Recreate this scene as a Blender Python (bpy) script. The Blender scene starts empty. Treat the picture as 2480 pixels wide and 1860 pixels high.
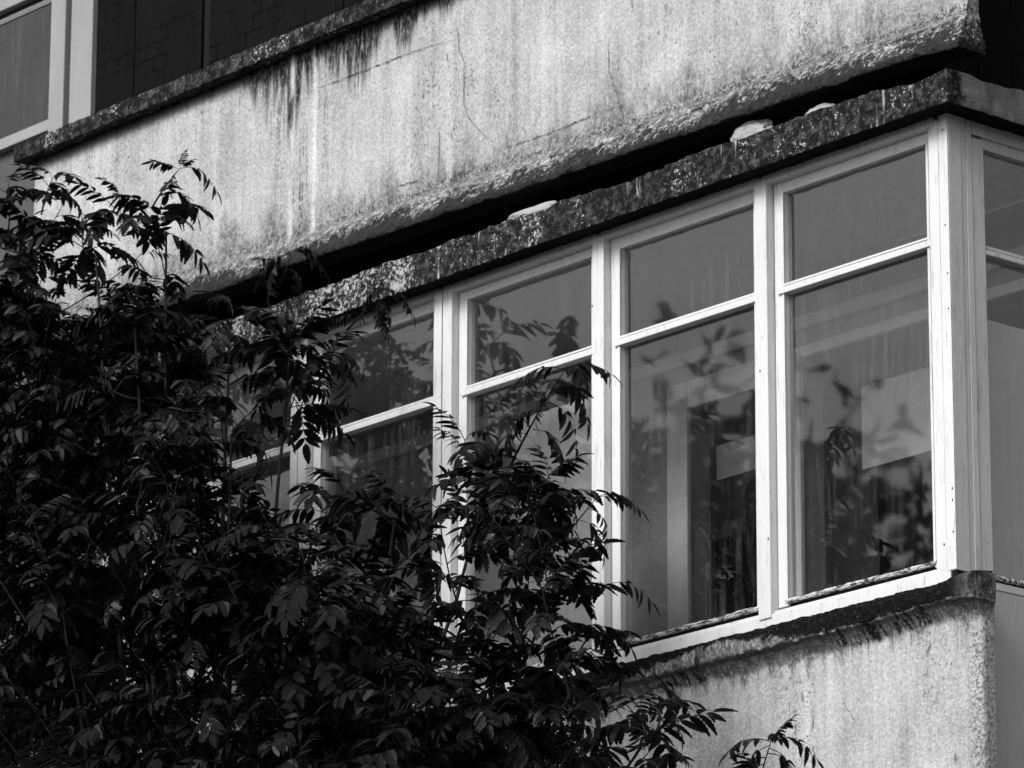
import bpy, bmesh, math, random
import numpy as np
from mathutils import Vector, Matrix, noise as mnoise

# ------------------------------------------------------------------ camera, sky, sun, exposure
scene = bpy.context.scene
col = scene.collection
rad = math.radians
Z0 = 7.67                                  # height of the bay's reference level above the ground
CAM = Vector((13.653, -14.057, Z0 - 6.021))
PITCH, ROLL, YAW, FPX = rad(16.21), rad(0.192), rad(-49.255), 12500.0
_f = Vector((math.sin(YAW) * math.cos(PITCH), math.cos(YAW) * math.cos(PITCH), math.sin(PITCH)))
_r = Vector((math.cos(YAW), -math.sin(YAW), 0))
_u = _r.cross(_f)
_r, _u = _r * math.cos(ROLL) + _u * math.sin(ROLL), -_r * math.sin(ROLL) + _u * math.cos(ROLL)
cd = bpy.data.cameras.new('camera')
cam = bpy.data.objects.new('camera', cd)
col.objects.link(cam)
cam.matrix_world = Matrix(((_r.x, _u.x, -_f.x, CAM.x), (_r.y, _u.y, -_f.y, CAM.y), (_r.z, _u.z, -_f.z, CAM.z), (0, 0, 0, 1)))
cd.sensor_width = 36
cd.lens = FPX / 2480 * 36
cd.clip_end = 2000
cd.dof.use_dof = True
cd.dof.focus_distance = 20.0
cd.dof.aperture_fstop = 9.0
scene.camera = cam

SUN_EL, SUN_AZ = rad(37), rad(176)         # azimuth of the sun, clockwise from +Y
w = bpy.data.worlds.new('World')
scene.world = w
w.use_nodes = True
wt = w.node_tree
sky = wt.nodes.new('ShaderNodeTexSky')
sky.sky_type = 'NISHITA'
sky.sun_disc = False
sky.sun_elevation = SUN_EL
sky.sun_rotation = SUN_AZ
sky.dust_density = 3.0
bw = wt.nodes.new('ShaderNodeRGBToBW')
bg = wt.nodes['Background']
wt.links.new(sky.outputs[0], bw.inputs[0])
wt.links.new(bw.outputs[0], bg.inputs[0])
bg.inputs[1].default_value = 0.095
sd = bpy.data.lights.new('sun', 'SUN')
sd.energy = 1.5
sd.angle = rad(24)
so = bpy.data.objects.new('sun', sd)
col.objects.link(so)
sdir = Vector((math.sin(SUN_AZ) * math.cos(SUN_EL), math.cos(SUN_AZ) * math.cos(SUN_EL), math.sin(SUN_EL)))
so.rotation_euler = sdir.to_track_quat('Z', 'Y').to_euler()
so.location = (0, -20, 30)
scene.view_settings.view_transform = 'Standard'
scene.view_settings.look = 'None'
scene.view_settings.exposure = 0.80
scene.view_settings.gamma = 1.0
scene.cycles.max_bounces = 6
scene.cycles.diffuse_bounces = 2
scene.cycles.transparent_max_bounces = 12
scene.cycles.use_denoising = True

def PX(px, py, Y, off=0):
    """point (bay coordinates) where the sight line of a photo pixel meets the plane at depth Y"""
    d = _f + _r * ((px - 1240) / FPX) - _u * ((py - 930) / FPX)
    c = Vector((CAM.x, CAM.y, CAM.z - Z0))
    return c + d * ((Y - c.y) / d.y)

def to_px(p):
    q = p - Vector((CAM.x, CAM.y, CAM.z - Z0))
    wv = q.dot(_f)
    return 1240 + FPX * q.dot(_r) / wv, 930 - FPX * q.dot(_u) / wv, wv

rng = random.Random(7)

# ------------------------------------------------------------------ material helper
class G:
    def __init__(s, name):
        s.m = bpy.data.materials.new(name)
        s.m.use_nodes = True
        s.t = s.m.node_tree
        s.b = s.t.nodes['Principled BSDF']
        s.out = s.t.nodes['Material Output']
        tc = s.n('ShaderNodeTexCoord')
        s.P = tc.outputs['Object']
        sep = s.n('ShaderNodeSeparateXYZ')
        s.t.links.new(s.P, sep.inputs[0])
        s.x, s.y, s.z = sep.outputs
    def n(s, t): return s.t.nodes.new(t)
    def _set(s, sock, v):
        if isinstance(v, bpy.types.NodeSocket): s.t.links.new(v, sock)
        else: sock.default_value = v
    def op(s, o, a, b=0.0, c=0.0):
        n = s.n('ShaderNodeMath'); n.operation = o
        s._set(n.inputs[0], a); s._set(n.inputs[1], b); s._set(n.inputs[2], c)
        return n.outputs[0]
    def add(s, a, b): return s.op('ADD', a, b)
    def sub(s, a, b): return s.op('SUBTRACT', a, b)
    def mul(s, a, b): return s.op('MULTIPLY', a, b)
    def mx(s, a, b): return s.op('MAXIMUM', a, b)
    def inv(s, a): return s.op('SUBTRACT', 1.0, a)
    def sc(s, v, sx, sy, sz, off=0.0):
        n = s.n('ShaderNodeMapping'); s.t.links.new(v, n.inputs[0])
        n.inputs['Scale'].default_value = (sx, sy, sz); n.inputs['Location'].default_value = (off, off * .7, off * 1.3)
        return n.outputs[0]
    def noise(s, v, scale, detail=3.0, rough=.55, dist=0.0):
        n = s.n('ShaderNodeTexNoise'); s.t.links.new(v, n.inputs['Vector'])
        n.inputs['Scale'].default_value = scale; n.inputs['Detail'].default_value = detail
        n.inputs['Roughness'].default_value = rough; n.inputs['Distortion'].default_value = dist
        return n.outputs[0]
    def voro(s, v, scale, feat='F1'):
        n = s.n('ShaderNodeTexVoronoi'); n.feature = feat; s.t.links.new(v, n.inputs['Vector'])
        n.inputs['Scale'].default_value = scale
        return n.outputs['Distance']
    def ss(s, v, e0, e1, o0=0.0, o1=1.0):
        n = s.n('ShaderNodeMapRange'); n.interpolation_type = 'SMOOTHSTEP'
        s._set(n.inputs[0], v); s._set(n.inputs[1], e0); s._set(n.inputs[2], e1); s._set(n.inputs[3], o0); s._set(n.inputs[4], o1)
        return n.outputs[0]
    def mix(s, f, a, b):
        n = s.n('ShaderNodeMix'); s._set(n.inputs[0], f); s._set(n.inputs[2], a); s._set(n.inputs[3], b)
        return n.outputs[0]
    def attr(s, name):
        n = s.n('ShaderNodeAttribute'); n.attribute_name = name
        return n.outputs['Fac']
    def island(s):
        return s.n('ShaderNodeNewGeometry').outputs['Random Per Island']
    def done(s, base, rough=.9, spec=.2, bump=None, bd=.004, bs=1.0):
        s._set(s.b.inputs['Base Color'], base); s._set(s.b.inputs['Roughness'], rough)
        s.b.inputs['Specular IOR Level'].default_value = spec
        if bump is not None:
            n = s.n('ShaderNodeBump'); s.t.links.new(bump, n.inputs['Height'])
            n.inputs['Distance'].default_value = bd; n.inputs['Strength'].default_value = bs
            s.t.links.new(n.outputs[0], s.b.inputs['Normal'])
        return s.m

def gauss(g, v, c, wd):
    a = g.mul(g.sub(v, c), 1.0 / wd)
    return g.op('POWER', 2.718, g.mul(g.mul(a, a), -1.0))

def render_base(g):
    """weathered pale render: mottling, rain streaks, grain, mildew specks"""
    mott = g.noise(g.P, 2.2, 8, .68)
    stre = g.noise(g.sc(g.P, 11, 11, .45), 1.0, 5, .6)
    stre2 = g.noise(g.sc(g.P, 34, 34, 1.3, 3.1), 1.0, 4, .6)
    grain = g.noise(g.P, 75, 4, .7)
    fine = g.noise(g.sc(g.P, 1, 1, .7, 2), 120, 3, .7)
    base = g.add(.43, g.mul(g.sub(mott, .5), .55))
    base = g.add(base, g.mul(g.sub(stre, .5), .36))
    base = g.add(base, g.mul(g.sub(stre2, .5), .20))
    base = g.add(base, g.mul(g.sub(grain, .5), .55))
    base = g.add(base, g.mul(g.sub(fine, .5), .42))
    patch = g.noise(g.sc(g.P, 1, 1, .5, 9), 2.6, 4)
    sp = g.noise(g.sc(g.P, 1, 1, .8), 82, 4, .7)
    thr = g.sub(.825, g.mul(patch, .38))
    spots = g.ss(sp, thr, g.add(thr, .06))
    sp2 = g.noise(g.sc(g.P, 1, 1, .3, 5), 26, 3, .6)
    thr2 = g.sub(.88, g.mul(patch, .42))
    smear = g.ss(sp2, thr2, g.add(thr2, .13))
    return base, g.mul(spots, .8), g.mul(smear, .6), stre, stre2, grain

def mat_upper_wall():
    g = G('weathered_render')
    base, spots, smear, stre, stre2, grain = render_base(g)
    pv = g.attr('pv')                       # 0 wall, 1 skirt, 2 drip lip
    # drip stains running down from the cap, deepest about x -4.2 .. -3.3
    win = g.add(g.mul(gauss(g, g.x, -3.72, .62), .62), g.mul(gauss(g, g.x, -4.28, .16), 1.0))
    reach = g.add(.085, g.mul(win, g.add(.02, g.mul(g.ss(stre, .34, .66), .62))))
    frng = g.noise(g.sc(g.P, 45, 45, 3.5, 2), 1.0, 4, .7)
    top = g.sub(2.17, g.mul(reach, g.add(.35, g.mul(frng, 1.1))))
    stain = g.ss(g.z, top, g.add(top, g.add(.03, g.mul(reach, .55))))
    brk = g.noise(g.sc(g.P, 60, 60, 22, 4), 1.0, 3, .7)
    stain = g.mul(stain, g.ss(brk, .30, .56, .5, 1.0))
    edge = g.mul(g.ss(g.z, g.sub(2.115, g.mul(frng, .08)), 2.15), .85)
    stain = g.mx(stain, edge)
    # long narrow runs
    runw = g.mul(gauss(g, g.x, -4.16, .26), g.ss(stre2, .50, .60))
    runs = g.mul(g.mul(runw, g.ss(g.noise(g.P, 55, 3, .7), .38, .60)), .95)
    white = g.mul(g.mx(gauss(g, g.x, -4.03, .022), gauss(g, g.x, -4.20, .018)), g.ss(g.noise(g.sc(g.P, 8, 8, 3), 1, 3), .38, .5))
    # tuft-like growth above the skirt
    zb = g.sub(1.195, g.mul(g.x, .022))
    up = g.sub(g.z, zb)
    tuft = g.noise(g.sc(g.P, 70, 70, 16, 1), 1.0, 4, .65)
    tpatch = g.noise(g.sc(g.P, 3.2, 3.2, 0), 1.0, 3)
    hgt = g.mul(g.mul(g.ss(tuft, .38, .78), g.ss(tpatch, .40, .66, .12, 1.0)), .21)
    tm = g.mul(g.mul(g.ss(up, hgt, g.mul(hgt, .3)), g.ss(up, -.06, -.01)), g.ss(g.noise(g.P, 75, 4, .75), .40, .58))
    dark = g.mx(g.mx(stain, runs), g.mx(g.mul(tm, .9), g.mx(spots, smear)))
    grime = g.mul(g.ss(g.add(up, g.mul(g.sub(g.noise(g.sc(g.P, 7, 7, 2.5, 6), 1.0, 6, .7), .5), -.75)), .22, -.06), g.ss(g.noise(g.P, 48, 5, .75), .34, .62, .1, .75))
    dark = g.mx(dark, g.mul(grime, g.ss(pv, .3, .0)))
    dark = g.mul(dark, g.inv(white))
    base = g.add(base, g.mul(white, .10))
    # skirt: flaking, streaked; lip: black with pale runs
    sk = g.ss(pv, .1, .7)
    fl = g.noise(g.sc(g.P, 30, 40, 44, 7), 1.0, 7, .82, .3)
    fl2 = g.noise(g.sc(g.P, 5, 5, 9, 3), 1.0, 3, .6)
    skd = g.mul(sk, g.mul(g.ss(fl, .43, .56), g.ss(g.sub(fl2, g.mul(g.x, .04)), .44, .64, .95, .35)))
    base = g.mix(g.mul(sk, .85), base, g.mix(g.ss(fl, .56, .36), .07, g.add(.48, g.mul(g.sub(fl2, .5), .7))))
    ln = g.noise(g.sc(g.P, 46, 46, 8, 5), 1.0, 4, .7)
    lpat = g.noise(g.sc(g.P, 4, 4, 1, 3), 1.0, 3)
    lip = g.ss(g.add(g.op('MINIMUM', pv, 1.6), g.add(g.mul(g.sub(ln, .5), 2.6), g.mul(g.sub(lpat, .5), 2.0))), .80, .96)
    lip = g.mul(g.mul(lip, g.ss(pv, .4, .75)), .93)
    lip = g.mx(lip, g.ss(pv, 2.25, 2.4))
    dark = g.op('MINIMUM', g.mx(dark, g.mx(skd, lip)), 1.0)
    c = g.mix(dark, base, .012)
    h = g.add(g.mul(grain, .6), g.mul(g.noise(g.P, 28, 3), .8))
    return g.done(c, .95, .1, g.sub(h, g.mul(dark, .3)), .006)

def mat_lower_wall():
    g = G('stained_render')
    base, spots, smear, stre, stre2, grain = render_base(g)
    pv = g.attr('pv')                       # 0 wall, 1 cove, 2 pale under-edge, 3 mossy band
    low = g.sub(-1.33, g.z)
    frng = g.noise(g.sc(g.P, 20, 20, 1.2, 2), 1.0, 4, .7)
    dr = g.mul(g.ss(g.add(low, g.mul(g.sub(frng, .5), -.42)), .03, -.06), g.ss(g.noise(g.sc(g.P, 90, 90, 45), 1, 3, .7), .36, .56, .2, .9))
    # dark fingers in the hollow under the ledge
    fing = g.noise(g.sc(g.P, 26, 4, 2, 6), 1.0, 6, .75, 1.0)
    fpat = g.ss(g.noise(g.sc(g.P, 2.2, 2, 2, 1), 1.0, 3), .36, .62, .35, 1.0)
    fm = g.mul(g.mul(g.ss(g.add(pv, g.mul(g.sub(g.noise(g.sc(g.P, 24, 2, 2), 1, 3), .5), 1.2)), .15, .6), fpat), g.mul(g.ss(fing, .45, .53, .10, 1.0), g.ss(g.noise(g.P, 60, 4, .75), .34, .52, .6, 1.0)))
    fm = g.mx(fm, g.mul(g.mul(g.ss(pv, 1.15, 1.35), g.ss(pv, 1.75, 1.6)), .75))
    ed = g.mul(gauss(g, g.x, .13, .05), g.ss(g.noise(g.P, 70, 4, .75), .46, .6))
    band = g.add(pv, g.mul(g.sub(g.noise(g.sc(g.P, 16, 16, 10, 4), 1.0, 5, .7), .5), 1.7))
    wp = g.mul(gauss(g, g.x, -1.30, .42), .95)                      # bare patch of the ledge
    moss = g.ss(g.sub(band, wp), 1.92, 2.12)
    moss = g.mul(g.mul(moss, g.ss(pv, 1.7, 2.2)), g.ss(g.x, .15, .05, .45, 1.0))
    tip = g.mul(g.ss(g.noise(g.P, 85, 3, .7), .52, .72), .045)
    dark = g.mx(g.mx(g.mul(dr, .85), fm), g.mx(g.mx(spots, smear), g.mul(ed, .8)))
    c = g.mix(dark, base, .015)
    c = g.mix(moss, c, g.add(.008, tip))
    h = g.add(g.mul(grain, .6), g.mul(g.noise(g.P, 60, 4, .7), g.add(.4, g.mul(moss, 3.0))))
    return g.done(c, .95, .1, h, .007)

def mat_lichen(name, pale_side=True, lk=1.0):
    g = G(name)
    n1 = g.noise(g.P, 60, 5, .7)
    big = g.noise(g.sc(g.P, 1, 1, .5), 4.2, 5, .65)
    left = g.ss(g.x, -1.6, -3.4, 0.0, .07 * lk)
    thr = g.sub(g.sub(.92, g.mul(big, .58)), left)
    spots = g.ss(n1, g.sub(thr, .01), g.add(thr, .06))
    v = g.noise(g.sc(g.P, 1, 1, .6, 8), 13, 6, .75)
    thr2 = g.sub(.68, g.mul(left, 1.6))
    patch = g.ss(v, thr2, g.add(thr2, .12))
    grey = g.mul(g.ss(g.noise(g.P, 24, 5, .75), .44, .70), .085)
    vert = g.mul(g.ss(g.noise(g.sc(g.P, 40, 40, 4, 2), 1, 3), .60, .72), g.ss(g.noise(g.P, 4, 3), .5, .62))
    c = g.mix(g.op('MINIMUM', g.mx(g.mx(spots, patch), vert), 1.0), g.add(.010, grey), g.add(.20, g.mul(g.noise(g.P, 9, 4, .7), .42)))
    if pale_side:
        side = g.ss(g.add(g.y, g.mul(g.sub(g.noise(g.P, 30, 4, .7), .5), .12)), -.07, -.01)
        sc_ = g.sub(g.add(.20, g.mul(g.sub(g.noise(g.sc(g.P, 9, 9, 4), 1.5, 5, .7), .5), .34)), g.mul(g.ss(g.noise(g.sc(g.P, 30, 30, 3), 1, 4, .7), .62, .74), .12))
        c = g.mix(side, c, sc_)
        c = g.mix(g.ss(g.attr('pv'), .3, .7), c, .008)          # soffit shade painted in near black, together with black mould
    h = g.add(g.noise(g.P, 70, 4, .7), g.mul(g.noise(g.P, 18, 3), 1.5))
    return g.done(c, .95, .1, h, .006)

def mat_paint(name, v=.66, wear=1.0):
    g = G(name)
    a = g.noise(g.sc(g.P, 3, 3, 1.2), 1.5, 5, .6)
    f = g.noise(g.sc(g.P, 220, 220, 14), 1.0, 2)
    b = g.add(v, g.mul(g.sub(a, .5), .16))
    b = g.add(b, g.mul(g.sub(f, .5), .06))
    chip = g.ss(g.noise(g.sc(g.P, 1, 1, .35, 6), 85, 4, .7), .69, .715)
    dirt = g.ss(g.noise(g.sc(g.P, 14, 14, 2.2, 3), 1.6, 7, .75), .52, .74)
    crk = g.mul(g.ss(g.noise(g.sc(g.P, 150, 150, 2.2, 9), 1.0, 3, .6), .63, .68), g.ss(g.noise(g.P, 6, 3), .48, .58))
    c = g.mix(g.mul(g.mx(chip, crk), .75 * wear), b, .07)
    c = g.mix(g.mul(dirt, .5 * wear), c, .20)
    return g.done(c, .55, .3, g.add(f, g.noise(g.P, 40, 3)), .0016)

def mat_putty():
    g = G('flaking_putty')
    n = g.noise(g.sc(g.P, 30, 60, 90), 1.0, 5, .7)
    c = g.mix(g.ss(n, .46, .56), .6, .05)
    return g.done(c, .8, .2, n, .006)

def mat_plain(name, v, rough=.8, var=.25, scale=8, spec=.2, bump=.002):
    g = G(name)
    n = g.noise(g.P, scale, 5, .6)
    c = g.mul(v, g.add(1 - var / 2, g.mul(n, var)))
    return g.done(c, rough, spec, g.noise(g.P, scale * 6, 3), bump)

def mat_glass():
    g = G('window_glass')
    t = g.n('ShaderNodeBsdfTransparent'); t.inputs[0].default_value = (.95, .95, .95, 1)
    gl = g.n('ShaderNodeBsdfGlossy'); gl.inputs['Roughness'].default_value = .022
    wob = g.noise(g.sc(g.P, 1, 1, .6), 3.2, 1)
    bp = g.n('ShaderNodeBump'); bp.inputs['Distance'].default_value = .0006
    g.t.links.new(wob, bp.inputs['Height'])
    g.t.links.new(bp.outputs[0], gl.inputs['Normal'])
    ge = g.n('ShaderNodeNewGeometry')                              # Schlick reflectance, the same from both faces of the sheet
    vd = g.n('ShaderNodeVectorMath'); vd.operation = 'DOT_PRODUCT'
    g.t.links.new(ge.outputs['Normal'], vd.inputs[0]); g.t.links.new(ge.outputs['Incoming'], vd.inputs[1])
    om = g.inv(g.op('ABSOLUTE', vd.outputs['Value']))
    f2 = g.op('MINIMUM', g.add(.095, g.mul(g.op('POWER', om, 5.0), .90)), 1.0)
    mixs = g.n('ShaderNodeMixShader')
    g.t.links.new(f2, mixs.inputs[0]); g.t.links.new(t.outputs[0], mixs.inputs[1]); g.t.links.new(gl.outputs[0], mixs.inputs[2])
    d = g.n('ShaderNodeBsdfDiffuse'); d.inputs[0].default_value = (.5, .5, .5, 1)
    dirt = g.mul(g.ss(g.noise(g.sc(g.P, 24, 24, 2.2, 4), 1.0, 6, .75), .44, .72, .06, 1.0), g.ss(g.noise(g.P, 2.6, 4, .6), .38, .66, .008, .055))
    dirt2 = g.ss(g.noise(g.P, 130, 2), .78, .80, 0.0, .25)
    m2 = g.n('ShaderNodeMixShader')
    g.t.links.new(g.mx(dirt, dirt2), m2.inputs[0]); g.t.links.new(mixs.outputs[0], m2.inputs[1]); g.t.links.new(d.outputs[0], m2.inputs[2])
    g.t.links.new(m2.outputs[0], g.out.inputs[0])
    return g.m

def mat_wired():
    g = G('wired_dark_glass')
    n = g.n('ShaderNodeTexBrick'); n.offset = 0.5
    mp = g.n('ShaderNodeCombineXYZ')
    g.t.links.new(g.x, mp.inputs[0]); g.t.links.new(g.z, mp.inputs[1])
    g.t.links.new(mp.outputs[0], n.inputs['Vector'])
    n.inputs['Scale'].default_value = 1.0
    n.inputs['Brick Width'].default_value = .115; n.inputs['Row Height'].default_value = .075
    n.inputs['Mortar Size'].default_value = .004
    brk = g.ss(g.noise(g.P, 6, 4), .45, .62)
    line = g.mul(n.outputs['Fac'], brk)
    c = g.mix(line, g.add(.003, g.mul(g.noise(g.sc(g.P, 6, 6, 1), 1.5, 4), .007)), .001)
    return g.done(c, .8, .05)

def mat_leaf():
    g = G('rowan_leaf')
    r = g.island()
    n = g.noise(g.P, 60, 3)
    c = g.add(g.mul(g.op('POWER', r, 7.0), .040), g.add(.001, g.mul(n, .003)))
    return g.done(c, g.add(.32, g.mul(n, .25)), .17, g.noise(g.P, 90, 3), .004)

def mat_bark(v=.014):
    g = G('bark')
    n = g.noise(g.sc(g.P, 30, 30, 8), 1.0, 5, .6)
    return g.done(g.mul(v, g.add(.5, n)), .9, .2, n, .004)

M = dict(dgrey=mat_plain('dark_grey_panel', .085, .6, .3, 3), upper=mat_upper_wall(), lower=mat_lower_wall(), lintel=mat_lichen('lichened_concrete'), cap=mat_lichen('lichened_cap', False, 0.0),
         paint=mat_paint('white_paint'), paint2=mat_paint('clean_white_paint', .30, .4), putty=mat_putty(), glass=mat_glass(), wired=mat_wired(),
         panel=mat_paint('painted_panel', .50, .25), black=mat_plain('deep_black', .008, .95, .4, 6, .05), foam=mat_plain('pale_foam', .38, .85, .5, 14, .1, .006),
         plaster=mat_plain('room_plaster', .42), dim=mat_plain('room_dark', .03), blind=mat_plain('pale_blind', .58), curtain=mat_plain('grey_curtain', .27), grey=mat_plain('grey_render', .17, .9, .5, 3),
         leaf=mat_leaf(), bark=mat_bark(), ground=mat_plain('ground_grass', .05, .95, .8, 1.5), roof=mat_plain('roof_concrete', .2),
         nail=mat_plain('rust_hole', .03, .9), gap=mat_plain('shadow_gap', .01, .95), wood=mat_plain('interior_paint', .82), crack=mat_plain('crack_dirt', .05, .95))

# ------------------------------------------------------------------ object helpers
def link(name, me, mat, parent=None):
    o = bpy.data.objects.new(name, me)
    if mat and not me.materials: me.materials.append(mat)
    col.objects.link(o)
    if parent: o.parent = parent
    return o

def tag(o, label=None, cat=None, group=None, kind=None):
    for k, v in (('label', label), ('category', cat), ('group', group), ('kind', kind)):
        if v: o[k] = v
    return o

def empty(name, loc):
    o = bpy.data.objects.new(name, None); col.objects.link(o); o.location = loc; o.empty_display_size = .3
    return o

def bm_box(bm, x0, x1, y0, y1, z0, z1, bev=0.0, wob=0.0):
    vs = [bm.verts.new((x, y, z)) for x in (x0, x1) for y in (y0, y1) for z in (z0, z1)]
    for v in vs:
        v.co += Vector((rng.uniform(-wob, wob), rng.uniform(-wob, wob) * .4, rng.uniform(-wob, wob)))
    fs = [(0, 1, 3, 2), (4, 6, 7, 5), (0, 4, 5, 1), (2, 3, 7, 6), (0, 2, 6, 4), (1, 5, 7, 3)]
    faces = [bm.faces.new([vs[i] for i in f]) for f in fs]
    if bev:
        es = list({e for f in faces for e in f.edges})
        bmesh.ops.bevel(bm, geom=es, offset=bev, segments=2, profile=.5, affect='EDGES')

def mesh_of(bm, name, smooth=False):
    bmesh.ops.recalc_face_normals(bm, faces=bm.faces)
    me = bpy.data.meshes.new(name); bm.to_mesh(me); bm.free()
    if smooth:
        for p in me.polygons: p.use_smooth = True
    return me

def box(name, x0, x1, y0, y1, z0, z1, mat, parent, bev=.0025, wob=.0012):
    bm = bmesh.new(); bm_box(bm, x0, x1, y0, y1, z0, z1, bev, wob)
    return link(name, mesh_of(bm, name), mat, parent)

def fb(x, y, z, s, o=3):
    return mnoise.fractal(Vector((x * s, y * s, z * s)), .6, 2.1, o)

def grid(name, rows, attrs, mat, parent, smooth=True, close=False):
    """rows: list of equal-length lists of points; attrs: per-column value stored as pv"""
    nr, nc = len(rows), len(rows[0])
    vs = [p for r_ in rows for p in r_]
    fs = [(i * nc + j, (i + 1) * nc + j, (i + 1) * nc + j + 1, i * nc + j + 1) for i in range(nr - 1) for j in range(nc - 1)]
    if close:
        fs.append(tuple(range(nc))); fs.append(tuple(reversed([(nr - 1) * nc + j for j in range(nc)])))
    me = bpy.data.meshes.new(name); me.from_pydata(vs, [], fs); me.update()
    a = me.attributes.new('pv', 'FLOAT', 'POINT')
    a.data.foreach_set('value', np.tile(np.array(attrs, np.float32), nr))
    bm = bmesh.new(); bm.from_mesh(me); bmesh.ops.recalc_face_normals(bm, faces=bm.faces); bm.to_mesh(me); bm.free()
    if smooth:
        for p in me.polygons: p.use_smooth = True
        me.set_sharp_from_angle(angle=rad(38))
    return link(name, me, mat, parent)

def frange(a, b, step):
    n = max(1, int(round((b - a) / step)))
    return [a + (b - a) * i / n for i in range(n + 1)]

# ------------------------------------------------------------------ setting
gm = bmesh.new()
bmesh.ops.create_grid(gm, x_segments=40, y_segments=40, size=500)
g_o = link('ground', mesh_of(gm, 'ground'), M['ground'])
tag(g_o, kind='structure')

B = empty('apartment_building', (0, 0, Z0))
tag(B, 'weathered pale rendered building with a white framed corner window bay under a stained parapet', 'building')

# ---------- upper parapet: wall, flared skirt, drip lip
def upper_parapet():
    xe = .153
    prof = [(.03, 2.20, 0)] + [(.03, 2.20 - i * .1, 0) for i in range(1, 9)]
    rows = []
    npr = 26
    path = [('f', x) for x in frange(-6.25, 0, .009)] + [('s', t) for t in frange(.004, 1, .05)]
    attrs = None
    for kind, s in path:
        x = s if kind == 'f' else 0.0
        zb = 1.195 - .022 * x
        zt = 1.008 - .020 * x + .010 * mnoise.noise(Vector((x * 1.1, 4, 0))) - .018 * math.exp(-((x - .1) / .22) ** 2)
        zt += .006 * fb(x, 1, 0, 7) + .0025 * fb(x, 7, 0, 40)
        pts = []; at = []
        for z in (2.20, 2.0, 1.8, 1.65, 1.55, 1.47, zb + .09, zb + .03, zb + .008):
            pts.append((.03, z)); at.append(0.0)
        for i in range(13):                       # skirt, sweeping outwards
            t = (i + .5) / 13
            pts.append((.03 + .088 * t ** 1.35, zb + (zt + .028 - zb) * t)); at.append(.25 + 1.0 * t)
        pts += [(.121, zt + .020), (.122, zt + .012), (.121, zt + .004), (.117, zt), (.10, zt + .003), (.06, zt + .008), (.0, zt + .010), (-.035, zt + .01), (-.035, zt + .2), (-.035, 1.7), (-.035, 2.2)]
        at += [1.45, 1.6, 1.8, 2.1, 2.4, 2.4, 2.4, 2.4, 2.4, 2.4, 2.4]
        attrs = at
        row = []
        for (o, z), a in zip(pts, at):
            if kind == 'f':
                X, Y = s + (xe if s > -.0001 else 0) * 1.0, -o
                if s > -.0001: X = xe + .35 * max(0, o - .03)
            else:
                yb = .035
                X = xe + .35 * max(0, o - .03)
                Y = -o + (yb + o) * s if o > -.03 else -o
            d = 0.0
            if .2 < a < 2.2:
                amp = .0065 * min(1, (a - .15) * 1.5)
                d = amp * fb(X, z * 1.3, Y, 50, 4) + .006 * fb(X, z, 3, 11)
            elif a <= .2:
                d = .0025 * fb(X, z, 0, 5) + .0012 * fb(X, z, 5, 20)
            if o < -.03: d = 0
            if kind == 'f' and s <= -.0001: Y -= d
            elif kind == 'f': Y -= d * .7; X += d * .7
            else: X += d
            # soften the arris
            if kind == 'f' and s > -.03 and s <= -.0001: Y += 0
            row.append((X, Y, z))
        rows.append(row)
    # remap the front samples so that they run to xe instead of 0
    nf = len([1 for k, _ in path if k == 'f'])
    for i in range(nf - 1):
        s = path[i][1]
        xs = -6.25 + (s + 6.25) * (6.25 + xe - .004) / 6.25
        rows[i] = [(xs, p[1] + (.006 * max(0, (xs - xe + .03) / .03) ** 2 if p[1] < -.02 else 0), p[2]) for p in rows[i]]
    return grid('upper_parapet', rows, attrs, M['upper'], B)
UP = upper_parapet()

# cap slab of the upper parapet
def cap_slab():
    rows = []
    for x in frange(-6.33, .16, .02):
        j = .004 * fb(x, 0, 0, 9); k = .005 * fb(x, 3, 0, 14)
        pr = [(.04, 2.172), (-.099 + .3 * j, 2.160 + k * .5), (-.104 + j, 2.163 + k * .5), (-.106 + j, 2.20), (-.105 + j, 2.240 + k), (-.100 + j, 2.247 + k), (.0, 2.254), (.07, 2.25), (.07, 2.172)]
        rows.append([(x, y + .002 * fb(x, y, z, 30), z) for y, z in pr])
    return grid('parapet_cap', rows, [0] * 9, M['cap'], UP, True, True)
cap_slab()

# cracks and the horizontal day joint in the upper wall: thin ragged dark strips
def strip(name, pts, wd, parent, mat, yoff=-.0335, seed=1):
    r_ = random.Random(seed); P = []
    for i in range(len(pts) - 1):
        a, b = Vector(pts[i]), Vector(pts[i + 1]); n = max(2, int((b - a).length / .012))
        for k in range(n): P.append(a.lerp(b, k / n))
    P.append(Vector(pts[-1]))
    bm = bmesh.new(); prev = None
    for i, p in enumerate(P):
        t = (P[min(i + 1, len(P) - 1)] - P[max(i - 1, 0)]).normalized(); nn = Vector((-t.z, 0, t.x))
        jj = nn * (r_.uniform(-.0035, .0035)); ww = wd * r_.uniform(.15, 1.0) * (.3 + .7 * math.sin(math.pi * (i + .5) / len(P)))
        q = Vector((p.x, yoff, p.z)) + jj
        c = [bm.verts.new(q + nn * ww), bm.verts.new(q - nn * ww)]
        if prev: bm.faces.new((prev[0], prev[1], c[1], c[0]))
        prev = c
    return link(name, mesh_of(bm, name), mat, parent)
def zp(x, y):  # crop (800,0)-(1700,675) shown at 2212 px -> wall point
    return PX(800 + x * .40687, y * .40687, -.03)
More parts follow.
